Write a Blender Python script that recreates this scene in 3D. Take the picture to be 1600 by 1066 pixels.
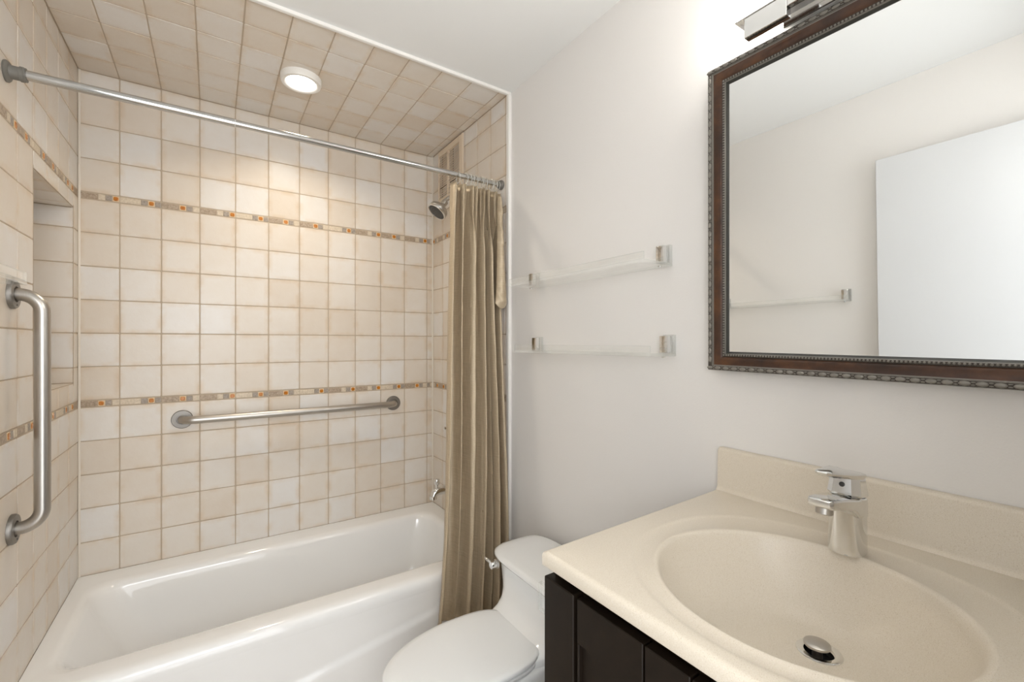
import bpy, bmesh, math, random
from mathutils import Vector, Matrix
random.seed(7)
for o in list(bpy.data.objects): bpy.data.objects.remove(o)
S = bpy.context.scene
COL = S.collection
PI = math.pi
H = 1.286                        # eye height

# ------------------------------------------------------------------ camera
cam = bpy.data.cameras.new('camera'); co = bpy.data.objects.new('camera', cam); COL.objects.link(co)
cam.sensor_fit = 'HORIZONTAL'; cam.sensor_width = 36.0
cam.lens = 696.46 / 1600 * 36.0
cam.shift_y = (535.8 - 533.0) / 1600
cam.clip_start = 0.01
co.location = (0, 0, H); co.rotation_euler = (PI/2, 0, -0.5916)
S.camera = co

# ------------------------------------------------------------------ world / light / exposure
w = bpy.data.worlds.new('world'); S.world = w; w.use_nodes = True
bg = w.node_tree.nodes['Background']; bg.inputs[0].default_value = (.96, .98, 1.0, 1); bg.inputs[1].default_value = 2.0
S.view_settings.view_transform = 'Standard'; S.view_settings.look = 'None'
S.view_settings.exposure = 0.68; S.view_settings.gamma = 1.0; S.view_settings.use_curve_mapping = False
P_ALCOVE = 2.1      # W, alcove downlight
P_VANITY = 10.0     # emission strength of the vanity shade

def area(name, loc, rot, power, shape, sx, sy=None, col=(1, 1, 1), spread=PI):
    l = bpy.data.lights.new(name, 'AREA'); l.energy = power; l.shape = shape; l.size = sx
    if sy: l.size_y = sy
    l.color = col; l.spread = spread
    o = bpy.data.objects.new(name, l); COL.objects.link(o); o.location = loc; o.rotation_euler = rot
    return o
# added fill light, placed in the unseen hall behind the open doorway
area('hall_fill_light', (-.20, -.80, 1.58), (PI/2 + math.radians(6), 0, math.radians(-8)), 8.5, 'RECTANGLE', .9, .5, (.965, .975, .985))

# ------------------------------------------------------------------ materials
def mat(name):
    m = bpy.data.materials.new(name); m.use_nodes = True
    nt = m.node_tree; b = nt.nodes['Principled BSDF']
    return m, nt, b
def simple(name, col, rough=.5, metal=0., coat=0., spec=None, bump=None, bumpscale=200):
    m, nt, b = mat(name)
    b.inputs['Base Color'].default_value = (*col, 1); b.inputs['Roughness'].default_value = rough
    b.inputs['Metallic'].default_value = metal; b.inputs['Coat Weight'].default_value = coat
    b.inputs['Coat Roughness'].default_value = .05
    if spec is not None: b.inputs['Specular IOR Level'].default_value = spec
    if bump:
        tc = nt.nodes.new('ShaderNodeTexCoord'); n = nt.nodes.new('ShaderNodeTexNoise'); n.inputs['Scale'].default_value = bumpscale
        n.inputs['Detail'].default_value = 3
        bp = nt.nodes.new('ShaderNodeBump'); bp.inputs['Strength'].default_value = bump; bp.inputs['Distance'].default_value = .002
        nt.links.new(tc.outputs['Object'], n.inputs['Vector']); nt.links.new(n.outputs['Fac'], bp.inputs['Height']); nt.links.new(bp.outputs['Normal'], b.inputs['Normal'])
    return m
def ramp(nt, stops):
    r = nt.nodes.new('ShaderNodeValToRGB'); e = r.color_ramp.elements
    while len(e) < len(stops): e.new(.5)
    for k, (p, c) in enumerate(stops): e[k].position = p; e[k].color = (*c, 1)
    return r
def noise(nt, scale, detail=4, rough=.55, vec=None):
    n = nt.nodes.new('ShaderNodeTexNoise'); n.inputs['Scale'].default_value = scale; n.inputs['Detail'].default_value = detail; n.inputs['Roughness'].default_value = rough
    if vec is None:
        tc = nt.nodes.new('ShaderNodeTexCoord'); vec = tc.outputs['Object']
    nt.links.new(vec, n.inputs['Vector']); return n
def mix(nt, fac, a, b, mode='MIX'):
    m = nt.nodes.new('ShaderNodeMix'); m.data_type = 'RGBA'; m.blend_type = mode
    if hasattr(fac, 'name'): nt.links.new(fac, m.inputs[0])
    else: m.inputs[0].default_value = fac
    for k, v in ((6, a), (7, b)):
        if hasattr(v, 'name'): nt.links.new(v, m.inputs[k])
        else: m.inputs[k].default_value = (*v, 1)
    return m.outputs[2]

def tile_material():
    m, nt, b = mat('cream_tile')
    g = nt.nodes.new('ShaderNodeNewGeometry')
    r = ramp(nt, [(0, (.705, .635, .55)), (.35, (.74, .68, .605)), (.7, (.76, .715, .655)), (1, (.775, .755, .73))])
    nt.links.new(g.outputs['Random Per Island'], r.inputs[0])
    n = noise(nt, 9, 5, .6); n2 = noise(nt, 60, 3, .6)
    rr = ramp(nt, [(.30, (.95, .915, .87)), (.68, (1.0, 1.0, 1.0))]); nt.links.new(n.outputs['Fac'], rr.inputs[0])
    c = mix(nt, .75, r.outputs[0], rr.outputs[0], 'MULTIPLY')
    at = nt.nodes.new('ShaderNodeAttribute'); at.attribute_name = 'glaze'
    n3 = noise(nt, 14, 4, .6); r3 = ramp(nt, [(.40, (0, 0, 0)), (.66, (1, 1, 1))]); nt.links.new(n3.outputs['Fac'], r3.inputs[0])
    ml = nt.nodes.new('ShaderNodeMath'); ml.operation = 'MULTIPLY'; nt.links.new(at.outputs['Fac'], ml.inputs[0]); nt.links.new(r3.outputs[0], ml.inputs[1])
    c = mix(nt, ml.outputs[0], c, mix(nt, 1, c, (.93, .845, .74), 'MULTIPLY'))
    nt.links.new(c, b.inputs['Base Color']); b.inputs['Roughness'].default_value = .33
    b.inputs['Specular IOR Level'].default_value = .4
    bp = nt.nodes.new('ShaderNodeBump'); bp.inputs['Strength'].default_value = .12; bp.inputs['Distance'].default_value = .003
    nt.links.new(n2.outputs['Fac'], bp.inputs['Height']); nt.links.new(bp.outputs['Normal'], b.inputs['Normal'])
    return m
M = {}
M['tile'] = tile_material()
M['grout'] = simple('tan_grout', (.50, .41, .31), .85)
def stone(name, c1, c2, scale=130):
    m, nt, b = mat(name); n = noise(nt, scale, 4, .65); r = ramp(nt, [(.35, c1), (.65, c2)])
    nt.links.new(n.outputs['Fac'], r.inputs[0]); nt.links.new(r.outputs[0], b.inputs['Base Color']); b.inputs['Roughness'].default_value = .45
    return m
M['taupe'] = stone('taupe_stone', (.30, .225, .155), (.50, .40, .30))
M['pale'] = stone('pale_stone', (.56, .47, .35), (.72, .62, .49), 170)
M['grey'] = stone('grey_stone', (.26, .22, .18), (.43, .37, .31))
M['amber'] = stone('amber_glass', (.42, .13, .015), (.62, .24, .03), 220)
M['amber'].node_tree.nodes['Principled BSDF'].inputs['Roughness'].default_value = .12
M['rim'] = simple('mosaic_cream_grout', (.72, .54, .34), .7)
M['wall'] = simple('white_wall_paint', (.80, .78, .755), .6, bump=.12, bumpscale=260)
M['ceil'] = simple('white_ceiling_paint', (.85, .86, .855), .7, bump=.06, bumpscale=150)
M['trim'] = simple('white_trim_paint', (.86, .84, .80), .4)
M['door'] = simple('white_door_paint', (.66, .67, .68), .35)
M['tub'] = simple('white_tub_enamel', (.87, .87, .86), .10, coat=.4)
M['china'] = simple('white_vitreous_china', (.83, .84, .835), .08, coat=.5)
M['seat'] = simple('white_toilet_seat_plastic', (.82, .83, .825), .18)
M['chrome'] = simple('chrome', (.78, .78, .77), .07, 1)
def brushed(name, col, rough, axis):
    m, nt, b = mat(name); b.inputs['Metallic'].default_value = 1
    tc = nt.nodes.new('ShaderNodeTexCoord'); mp = nt.nodes.new('ShaderNodeMapping'); mp.inputs['Scale'].default_value = axis
    nt.links.new(tc.outputs['Object'], mp.inputs['Vector'])
    n = noise(nt, 20, 3, .6, mp.outputs['Vector'])
    r = ramp(nt, [(.3, tuple(x*.9 for x in col)), (.7, tuple(min(1, x*1.06) for x in col))]); nt.links.new(n.outputs['Fac'], r.inputs[0])
    nt.links.new(r.outputs[0], b.inputs['Base Color']); b.inputs['Roughness'].default_value = rough
    return m
M['rodchrome'] = simple('worn_chrome', (.56, .555, .54), .14, 1)
M['steelx'] = brushed('brushed_steel_lengthwise', (.50, .475, .44), .36, (1, 30, 30))
M['steelz'] = brushed('brushed_steel_upright', (.50, .475, .44), .34, (30, 30, 1))
M['nickel'] = simple('brushed_nickel', (.52, .495, .46), .33, 1)
M['flange'] = simple('satin_steel_flange', (.29, .275, .255), .48, 1)
M['rubber'] = simple('grey_rubber', (.17, .16, .14), .5)
M['darkplastic'] = simple('dark_grey_plastic', (.045, .043, .04), .35)
M['black'] = simple('black_gap', (.008, .008, .008), .8)
M['vent'] = simple('cream_painted_metal', (.74, .62, .48), .45)
M['ventdark'] = simple('dark_vent_slot', (.10, .07, .045), .9)
M['mirror'] = simple('mirror_silver', (.93, .945, .94), .0, 1)
M['pewter'] = simple('pewter_bead', (.23, .215, .19), .40, .35)
M['bronze'] = simple('dark_bronze_ground', (.055, .045, .036), .5, .2)
M['framedark'] = simple('dark_inner_lip', (.035, .035, .03), .4)

def wood_mat():
    m, nt, b = mat('walnut_burl'); tc = nt.nodes.new('ShaderNodeTexCoord'); mp = nt.nodes.new('ShaderNodeMapping'); mp.inputs['Scale'].default_value = (1, 1, 1)
    nt.links.new(tc.outputs['Object'], mp.inputs['Vector'])
    n = noise(nt, 11, 6, .62, mp.outputs['Vector']); r = ramp(nt, [(.30, (.018, .008, .004)), (.5, (.058, .023, .010)), (.72, (.13, .052, .018))])
    nt.links.new(n.outputs['Fac'], r.inputs[0]); nt.links.new(r.outputs[0], b.inputs['Base Color'])
    b.inputs['Roughness'].default_value = .3; return m
M['wood'] = wood_mat()
def espresso():
    m, nt, b = mat('espresso_wood'); n = noise(nt, 40, 3); r = ramp(nt, [(.3, (.0075, .0045, .0026)), (.7, (.012, .0075, .0045))])
    nt.links.new(n.outputs['Fac'], r.inputs[0]); nt.links.new(r.outputs[0], b.inputs['Base Color']); b.inputs['Roughness'].default_value = .45; b.inputs['Specular IOR Level'].default_value = .2; return m
M['espresso'] = espresso()
def solidsurface():
    m, nt, b = mat('cream_speckled_stone')
    n1 = noise(nt, 800, 2, .5); n2 = noise(nt, 700, 2, .5); n3 = noise(nt, 6, 3)
    r1 = ramp(nt, [(.30, (.62, .54, .43)), (.42, (1, 1, 1))]); nt.links.new(n1.outputs['Fac'], r1.inputs[0])
    r2 = ramp(nt, [(.50, (.69, .62, .51)), (.72, (.74, .68, .59))]); nt.links.new(n2.outputs['Fac'], r2.inputs[0])
    c = mix(nt, .55, r2.outputs[0], r1.outputs[0], 'MULTIPLY')
    nt.links.new(c, b.inputs['Base Color']); b.inputs['Roughness'].default_value = .34; b.inputs['Coat Weight'].default_value = .12; b.inputs['Coat Roughness'].default_value = .2
    return m
M['counter'] = solidsurface()
def fabric():
    m, nt, b = mat('taupe_slub_fabric')
    at = nt.nodes.new('ShaderNodeUVMap'); at.uv_map = 'cloth'
    def strands(sx, sy):
        mp = nt.nodes.new('ShaderNodeMapping'); mp.inputs['Scale'].default_value = (sx, sy, 1); nt.links.new(at.outputs[0], mp.inputs['Vector'])
        return noise(nt, 1, 4, .6, mp.outputs['Vector'])
    a = strands(420, 14); c = strands(16, 330)
    r1 = ramp(nt, [(.3, (.80, .79, .77)), (.7, (1.0, 1.0, 1.0))]); nt.links.new(a.outputs['Fac'], r1.inputs[0])
    r2 = ramp(nt, [(.3, (.82, .81, .79)), (.7, (1.0, 1.0, 1.0))]); nt.links.new(c.outputs['Fac'], r2.inputs[0])
    col = mix(nt, 1, (.63, .515, .36), r1.outputs[0], 'MULTIPLY'); col = mix(nt, 1, col, r2.outputs[0], 'MULTIPLY')
    nt.links.new(col, b.inputs['Base Color']); b.inputs['Roughness'].default_value = .36; b.inputs['Metallic'].default_value = .25
    b.inputs['Specular IOR Level'].default_value = .6
    add = nt.nodes.new('ShaderNodeMath'); add.operation = 'ADD'; nt.links.new(a.outputs['Fac'], add.inputs[0]); nt.links.new(c.outputs['Fac'], add.inputs[1])
    bp = nt.nodes.new('ShaderNodeBump'); bp.inputs['Strength'].default_value = .35; bp.inputs['Distance'].default_value = .002
    nt.links.new(add.outputs[0], bp.inputs['Height']); nt.links.new(bp.outputs['Normal'], b.inputs['Normal'])
    return m
M['fabric'] = fabric()
def acrylic(name, tint=(.985, .99, .985), white=.035, gl=1.0):
    m = bpy.data.materials.new(name); m.use_nodes = True; nt = m.node_tree; nt.nodes.remove(nt.nodes['Principled BSDF'])
    out = nt.nodes['Material Output']
    t = nt.nodes.new('ShaderNodeBsdfTransparent'); t.inputs[0].default_value = (*tint, 1)
    g = nt.nodes.new('ShaderNodeBsdfGlossy'); g.inputs['Roughness'].default_value = .03; g.inputs[0].default_value = (gl, gl, gl, 1)
    d = nt.nodes.new('ShaderNodeBsdfDiffuse'); d.inputs[0].default_value = (.9, .9, .88, 1)
    lw = nt.nodes.new('ShaderNodeLayerWeight'); lw.inputs['Blend'].default_value = .5
    pw = nt.nodes.new('ShaderNodeMath'); pw.operation = 'POWER'; pw.inputs[1].default_value = 4.5; nt.links.new(lw.outputs['Facing'], pw.inputs[0])
    f = nt.nodes.new('ShaderNodeMapRange'); f.inputs['To Min'].default_value = .035; f.inputs['To Max'].default_value = .75; nt.links.new(pw.outputs[0], f.inputs['Value'])
    m1 = nt.nodes.new('ShaderNodeMixShader'); m1.inputs[0].default_value = white
    nt.links.new(t.outputs[0], m1.inputs[1]); nt.links.new(d.outputs[0], m1.inputs[2])
    m2 = nt.nodes.new('ShaderNodeMixShader'); nt.links.new(f.outputs[0], m2.inputs[0]); nt.links.new(m1.outputs[0], m2.inputs[1]); nt.links.new(g.outputs[0], m2.inputs[2])
    nt.links.new(m2.outputs[0], out.inputs[0]); return m
M['acrylic'] = acrylic('clear_acrylic')
M['acredge'] = acrylic('clear_acrylic_whitened_edge', (.975, .985, .975), .17)  # extra white imitates the bright refracted light along the edges
M['ring'] = acrylic('clear_plastic_ring', (.93, .93, .9), .22)
def emit(name, col, strength):
    m, nt, b = mat(name); b.inputs['Base Color'].default_value = (.9, .9, .9, 1)
    b.inputs['Emission Color'].default_value = (*col, 1); b.inputs['Emission Strength'].default_value = strength; return m
M['shade'] = emit('glowing_frosted_glass', (1, .965, .915), P_VANITY)
M['lens'] = emit('glowing_lamp_lens', (1, .97, .92), 6.0)

# ------------------------------------------------------------------ mesh helpers
def obj(name, bm, m, parent=None, smooth=None, **props):
    me = bpy.data.meshes.new(name); bmesh.ops.recalc_face_normals(bm, faces=bm.faces[:]) if props.pop('recalc', True) else None
    bm.to_mesh(me); bm.free()
    for x in (m if isinstance(m, (list, tuple)) else [m]): me.materials.append(x)
    if smooth is not None:
        for p in me.polygons: p.use_smooth = True
        try: me.set_sharp_from_angle(angle=math.radians(smooth))
        except Exception: pass
    o = bpy.data.objects.new(name, me); COL.objects.link(o)
    if parent is not None:
        o.parent = parent; o.matrix_parent_inverse = Matrix.Translation(-Vector(parent.location))
    for k, v in props.items(): o[k] = v
    return o
def struct(name, bm, m, **k):
    o = obj(name, bm, m, **k); o['kind'] = 'structure'; return o
def thing(name, label, cat, loc=(0, 0, 0), group=None):
    o = bpy.data.objects.new(name, None); COL.objects.link(o); o.location = loc; o.empty_display_size = .05
    o['label'] = label; o['category'] = cat
    if group: o['group'] = group
    return o
def tag(o, label, cat, group=None):
    o['label'] = label; o['category'] = cat
    if group: o['group'] = group
    return o
def box(bm, x0, x1, y0, y1, z0, z1, bev=0, seg=2, mi=0, mtx=None):
    vs = [bm.verts.new((x, y, z)) for z in (z0, z1) for y in (y0, y1) for x in (x0, x1)]
    fs = [bm.faces.new([vs[i] for i in q]) for q in ((0, 2, 3, 1), (4, 5, 7, 6), (0, 1, 5, 4), (1, 3, 7, 5), (3, 2, 6, 7), (2, 0, 4, 6))]
    geo = vs
    if bev:
        es = list({e for f in fs for e in f.edges})
        r = bmesh.ops.bevel(bm, geom=es, offset=bev, segments=seg, profile=.5, affect='EDGES')
        fs = [f for f in bm.faces if f in set(r['faces'])] + [f for f in fs if f.is_valid]
        geo = list({v for f in fs for v in f.verts})
    for f in fs: f.material_index = mi
    if mtx is not None: bmesh.ops.transform(bm, matrix=mtx, verts=geo)
    return geo
def loft(bm, rings, closed=True, cap0=True, cap1=True, mi=0):
    R = [[bm.verts.new(p) for p in r] for r in rings]; n = len(R[0])
    for a, b in zip(R[:-1], R[1:]):
        for i in range(n if closed else n-1):
            j = (i+1) % n
            f = bm.faces.new((a[i], a[j], b[j], b[i])); f.material_index = mi
    if cap0: bm.faces.new(R[0][::-1]).material_index = mi
    if cap1: bm.faces.new(R[-1]).material_index = mi
    return R
def frame_of(d):
    d = Vector(d).normalized(); a = Vector((0, 0, 1)) if abs(d.z) < .9 else Vector((1, 0, 0))
    u = d.cross(a).normalized(); return u, d.cross(u).normalized()
def tube(bm, pts, r, n=16, mi=0, caps=True):
    pts = [Vector(p) for p in pts]; rr = r if isinstance(r, (list, tuple)) else [r]*len(pts)
    d0 = (pts[1]-pts[0]).normalized(); u, v = frame_of(d0); rings = []
    for i, p in enumerate(pts):
        d = (pts[min(i+1, len(pts)-1)] - pts[max(i-1, 0)]).normalized()
        u = (u - d*u.dot(d)).normalized(); v = d.cross(u)
        rings.append([p + (u*math.cos(2*PI*k/n) + v*math.sin(2*PI*k/n))*rr[i] for k in range(n)])
    loft(bm, rings, True, caps, caps, mi)
def lathe(bm, org, axis, prof, n=28, mi=0, caps=True):
    org = Vector(org); a = Vector(axis).normalized(); u, v = frame_of(a)
    loft(bm, [[org + a*h + (u*math.cos(2*PI*k/n) + v*math.sin(2*PI*k/n))*max(r, 1e-5) for k in range(n)] for r, h in prof], True, caps, caps, mi)
def torus(bm, c, axis, R, r, n=28, k=10, sx=1, sz=1):
    c = Vector(c); a = Vector(axis).normalized(); u, v = frame_of(a); rings = []
    for i in range(n):
        t = 2*PI*i/n; dr = u*math.cos(t)*sx + v*math.sin(t)*sz; ctr = c + dr*R
        rings.append([ctr + dr.normalized()*math.cos(2*PI*j/k)*r + a*math.sin(2*PI*j/k)*r for j in range(k)])
    rings.append(rings[0]); vs = loft(bm, rings, True, False, False)
    bmesh.ops.remove_doubles(bm, verts=bm.verts[:], dist=1e-6)
def sm(a, b, x):
    t = min(1, max(0, (x-a)/(b-a))); return t*t*(3-2*t)
def lerp(a, b, t): return a + (b-a)*t
def arc(c, r, a0, a1, u, v, n=10):
    c = Vector(c); u = Vector(u); v = Vector(v)
    return [c + u*r*math.cos(lerp(a0, a1, i/n)) + v*r*math.sin(lerp(a0, a1, i/n)) for i in range(n+1)]
def rrect(x0, x1, y0, y1, r, z, n=8, ne=10):
    pts = []
    cs = [(x1-r, y1-r, 0), (x0+r, y1-r, PI/2), (x0+r, y0+r, PI), (x1-r, y0+r, 1.5*PI)]
    for q, (cx, cy, a) in enumerate(cs):
        for i in range(n+1):
            t = a + PI/2*i/n; pts.append(Vector((cx + r*math.cos(t), cy + r*math.sin(t), z)))
        nx = cs[(q+1) % 4]; t = nx[2]; e = Vector((nx[0] + r*math.cos(t), nx[1] + r*math.sin(t), z)); s = pts[-1].copy()
        for i in range(1, ne): pts.append(s.lerp(e, i/ne))
    return pts

# ------------------------------------------------------------------ room geometry
XL, XR, D, YF = -.435, 1.0548, 2.3855, 1.612       # alcove left / right / back tile faces, alcove front
ZC = 2.3549; ZT = .3697; HP = .1323; SW = .0277
WL = -.445                                          # white left wall
def xw(y): return 1.065 + math.tan(math.radians(.6))*(y-1.6)   # white right wall runs very slightly off square
YB = -.03                                           # wall with the doorway

bm = bmesh.new(); box(bm, -1.2, 1.5, -.3, 2.6, -.05, 0)
def floor_mat():
    m, nt, b = mat('beige_floor_tile'); br = nt.nodes.new('ShaderNodeTexBrick'); tc = nt.nodes.new('ShaderNodeTexCoord')
    nt.links.new(tc.outputs['Object'], br.inputs['Vector']); br.offset = 0
    br.inputs['Color1'].default_value = (.58, .50, .41, 1); br.inputs['Color2'].default_value = (.54, .46, .37, 1); br.inputs['Mortar'].default_value = (.36, .29, .21, 1)
    br.inputs['Scale'].default_value = 1; br.inputs['Brick Width'].default_value = .2; br.inputs['Row Height'].default_value = .2; br.inputs['Mortar Size'].default_value = .003
    nt.links.new(br.outputs['Color'], b.inputs['Base Color']); b.inputs['Roughness'].default_value = .35; return m
struct('floor', bm, floor_mat())
bm = bmesh.new(); box(bm, -1.2, 1.5, -.3, 1.60, ZC+.004, ZC+.06); struct('ceiling', bm, M['ceil'])
# right white wall
bm = bmesh.new()
vs = [bm.verts.new((x, y, z)) for z in (0, ZC+.004) for x, y in ((xw(-.3), -.3), (xw(1.60), 1.60), (1.2, 1.60), (1.2, -.3))]
for q in ((0, 1, 2, 3), (4, 5, 6, 7), (0, 1, 5, 4), (1, 2, 6, 5), (2, 3, 7, 6), (3, 0, 4, 7)): bm.faces.new([vs[i] for i in q])
struct('wall_right', bm, M['wall'])
bm = bmesh.new(); box(bm, -.56, WL, -.3, 1.60, 0, ZC+.004); struct('wall_left', bm, M['wall'])
# front wall with doorway (the photograph is taken from it)
DX0, DX1, DZ = -.405, .375, 2.05
bm = bmesh.new()
box(bm, WL, DX0, YB-.11, YB, 0, ZC+.004); box(bm, DX1, xw(0)-.002, YB-.11, YB, 0, ZC+.004); box(bm, DX0, DX1, YB-.11, YB, DZ, ZC+.004)
struct('wall_front', bm, M['wall'])
bm = bmesh.new(); box(bm, -.425, -.388, YB+.012, .752, .012, 2.03, .002)
d1 = struct('door_1', bm, M['door'])

# ------------------------------------------------------------------ tiles
G = .0019
PAT = {'A': [('taupe', 2.6), ('pale', 1), ('grey', .95), ('amber', 1)], 'B': [('pale', 2.9), ('grey', .95), ('amber', 1), ('grey', .9)],
       'C': [('taupe', 2.5), ('amber', 1), ('grey', .9), ('pale', 1.05)], 'T': [('grey', 1), ('pale', 1)], 'U': [('pale', 1), ('amber', 1), ('taupe', 2)]}
TM = ['tile', 'grout', 'taupe', 'pale', 'grey', 'amber', 'rim']
TI = {k: i for i, k in enumerate(TM)}
def one_tile(bm, O, U, V, N, u0, u1, v0, v1, mi, g=G, r=.0016, h=.0035, jit=.0004, amb=False):
    if u1-u0 < .004 or v1-v0 < .004: return
    du, dv, dn = (random.uniform(-jit, jit) for _ in range(3))
    t1, t2 = random.uniform(-.0022, .0022), random.uniform(-.0022, .0022)
    u0, u1, v0, v1 = u0+g+du, u1-g+du, v0+g+dv, v1-g+dv
    cu, cv = (u0+u1)/2, (v0+v1)/2
    def ring(ins, dep):
        out = []; c = r*1.6 if not amb else .0034
        a0, a1, b0, b1 = u0+ins, u1-ins, v0+ins, v1-ins
        for (u, v) in ((a0+c, b0), (a1-c, b0), (a1, b0+c), (a1, b1-c), (a1-c, b1), (a0+c, b1), (a0, b1-c), (a0, b0+c)):
            out.append(O + U*u + V*v + N*(-dep + dn + (t1*(u-cu) + t2*(v-cv))*(1 if dep < h*.9 else 0)))
        return out
    rs = [ring(0, h+.003), ring(0, h*.45 if not amb else h*.8), ring(r*.45, r*.25), ring(r*1.3, 0)]
    if mi == 0 and min(u1-u0, v1-v0) > .05: rs.append(ring(.020, 0))
    gl = bm.verts.layers.float.get('glaze') or bm.verts.layers.float.new('glaze')
    R = loft(bm, rs, True, False, True, mi)
    for q in R[:4]:
        for v_ in q: v_[gl] = 1.0
def strip(bm, O, U, V, N, u0, u1, v0, v1, pat):
    v0 += .0022; v1 -= .0022
    seq = PAT[pat]; tot = sum(w for _, w in seq); u = u0
    for k, wd in seq:
        e = u + (u1-u0)*wd/tot
        if k == 'amber':
            one_tile(bm, O, U, V, N, u, e, v0, v1, TI['rim'], .0006, .001, .003, .0001)
            c = (u+e)/2; hw = min((e-u)*.37, .0092)
            one_tile(bm, O + N*.0012, U, V, N, c-hw, c+hw, v0+.003, v1-.003, TI['amber'], .0003, .0015, .0028, .0002, True)
        else: one_tile(bm, O, U, V, N, u, e, v0, v1, TI[k], .0009, .001, .003, .0002)
        u = e
def cutout(r, h):
    u0, u1, v0, v1 = r; a0, a1, b0, b1 = h
    if u1 <= a0 or u0 >= a1 or v1 <= b0 or v0 >= b1: return [r]
    out = []
    if u0 < a0: out.append((u0, a0, v0, v1))
    if u1 > a1: out.append((a1, u1, v0, v1))
    m0, m1 = max(u0, a0), min(u1, a1)
    if v0 < b0: out.append((m0, m1, v0, b0))
    if v1 > b1: out.append((m0, m1, b1, v1))
    return out
ZR = [ZT + k*HP for k in range(6)]; s1 = (ZR[-1], ZR[-1]+SW); m_ = [s1[1]+k*HP for k in range(7)]; s2 = (m_[-1], m_[-1]+SW); t_ = [s2[1]+k*HP for k in range(4)] + [ZC]
ROWS = list(zip(ZR[:-1], ZR[1:])) + list(zip(m_[:-1], m_[1:])) + list(zip(t_[:-1], t_[1:]))
def tiled(bm, O, U, V, N, cols, rows, hole=None, strips=None, back=True):
    O, U, V, N = map(Vector, (O, U, V, N))
    for a, b in zip(cols[:-1], cols[1:]):
        for v0, v1 in rows:
            for q in (cutout((a, b, v0, v1), hole) if hole else [(a, b, v0, v1)]):
                one_tile(bm, O, U, V, N, *q, TI['tile'])
    for (v0, v1), pats in (strips or []):
        for k, (a, b) in enumerate(zip(cols[:-1], cols[1:])): strip(bm, O, U, V, N, a, b, v0, v1, pats[k % len(pats)])
def grout(bm, O, U, V, N, rects, dep=.0016):
    O, U, V, N = map(Vector, (O, U, V, N))
    for u0, u1, v0, v1 in rects:
        vs = [bm.verts.new(O + U*u + V*v - N*dep) for u, v in ((u0, v0), (u1, v0), (u1, v1), (u0, v1))]
        bm.faces.new(vs).material_index = TI['grout']
TMATS = [M[k] for k in TM]
XC = [XL] + [XL + .1226 + k*.133 for k in range(11)] + [XR]
# back wall
bm = bmesh.new(); O, U, V, N = (0, D, 0), (1, 0, 0), (0, 0, 1), (0, -1, 0)
tiled(bm, O, U, V, N, XC, ROWS, strips=[(s1, 'CBCABCBAABCT'), (s2, 'ABCABCCBACAT')])
grout(bm, O, U, V, N, [(XL-.02, XR+.02, ZT-.02, ZC+.01)])
box(bm, XL-.02, XR+.02, D+.005, D+.09, 0, ZC+.01, mi=TI['grout'])
struct('wall_back', bm, TMATS, recalc=False)
# left alcove wall with the niche
NY0, NY1, NZ0, NZ1, ND = 1.866, 2.318, 1.133, 1.797, .14
YCL = [YF-.012, 1.735, 1.863, 1.990, 2.118, 2.2505, D]
bm = bmesh.new(); O, U, V, N = (XL, 0, 0), (0, 1, 0), (0, 0, 1), (1, 0, 0)
tiled(bm, O, U, V, N, YCL, ROWS, hole=(NY0, NY1, NZ0, NZ1), strips=[(s1, 'CABCBU'), (s2, 'ACBCAU')])
hole = (NY0, NY1, NZ0, NZ1)
grout(bm, O, U, V, N, cutout((YF-.012, D+.01, ZT-.02, ZC+.01), hole))
NR = [(NZ0, 1.1912)] + [(1.1912+k*HP, 1.1912+(k+1)*HP) for k in range(4)] + [(1.1912+4*HP, NZ1)]
O2 = Vector((XL, NY1, 0)); tiled(bm, O2, (-1, 0, 0), (0, 0, 1), (0, -1, 0), [.0, .128, ND], NR); grout(bm, O2, (-1, 0, 0), (0, 0, 1), (0, -1, 0), [(0, ND+.01, NZ0-.01, NZ1+.01)])
O2 = Vector((XL, NY0, 0)); tiled(bm, O2, (-1, 0, 0), (0, 0, 1), (0, 1, 0), [.0, .128, ND], NR); grout(bm, O2, (-1, 0, 0), (0, 0, 1), (0, 1, 0), [(0, ND+.01, NZ0-.01, NZ1+.01)])
O2 = Vector((XL-ND, 0, 0)); tiled(bm, O2, U, V, N, [NY0, 1.99, 2.118, 2.2505, NY1], NR); grout(bm, O2, U, V, N, [(NY0-.01, NY1+.01, NZ0-.01, NZ1+.01)])
for zz, nn in ((NZ0, (0, 0, 1)), (NZ1, (0, 0, -1))):
    O2 = Vector((XL, 0, zz)); tiled(bm, O2, U, (-1, 0, 0), nn, [NY0, 1.99, 2.118, 2.2505, NY1], [(0, ND)]); grout(bm, O2, U, (-1, 0, 0), nn, [(NY0-.01, NY1+.01, 0, ND+.01)])
box(bm, XL-.28, XL-.17, YF-.012, D+.09, 0, ZC+.01, mi=TI['grout'])
struct('wall_left', bm, TMATS, recalc=False)
# right alcove wall (shower end)
bm = bmesh.new(); O, U, V, N = (XR, 0, 0), (0, 1, 0), (0, 0, 1), (-1, 0, 0)
tiled(bm, O, U, V, N, [YF-.002, 1.623, 1.7465, 1.871, 1.998, 2.1275, 2.257, D], ROWS, strips=[(s1, 'UABCBAC'), (s2, 'UBACBCA')])
grout(bm, O, U, V, N, [(YF-.002, D+.01, ZT-.02, ZC+.01)])
box(bm, XR+.012, XR+.1, YF, D+.09, 0, ZC+.01, mi=TI['grout'])
struct('wall_right', bm, TMATS, recalc=False)
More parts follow.
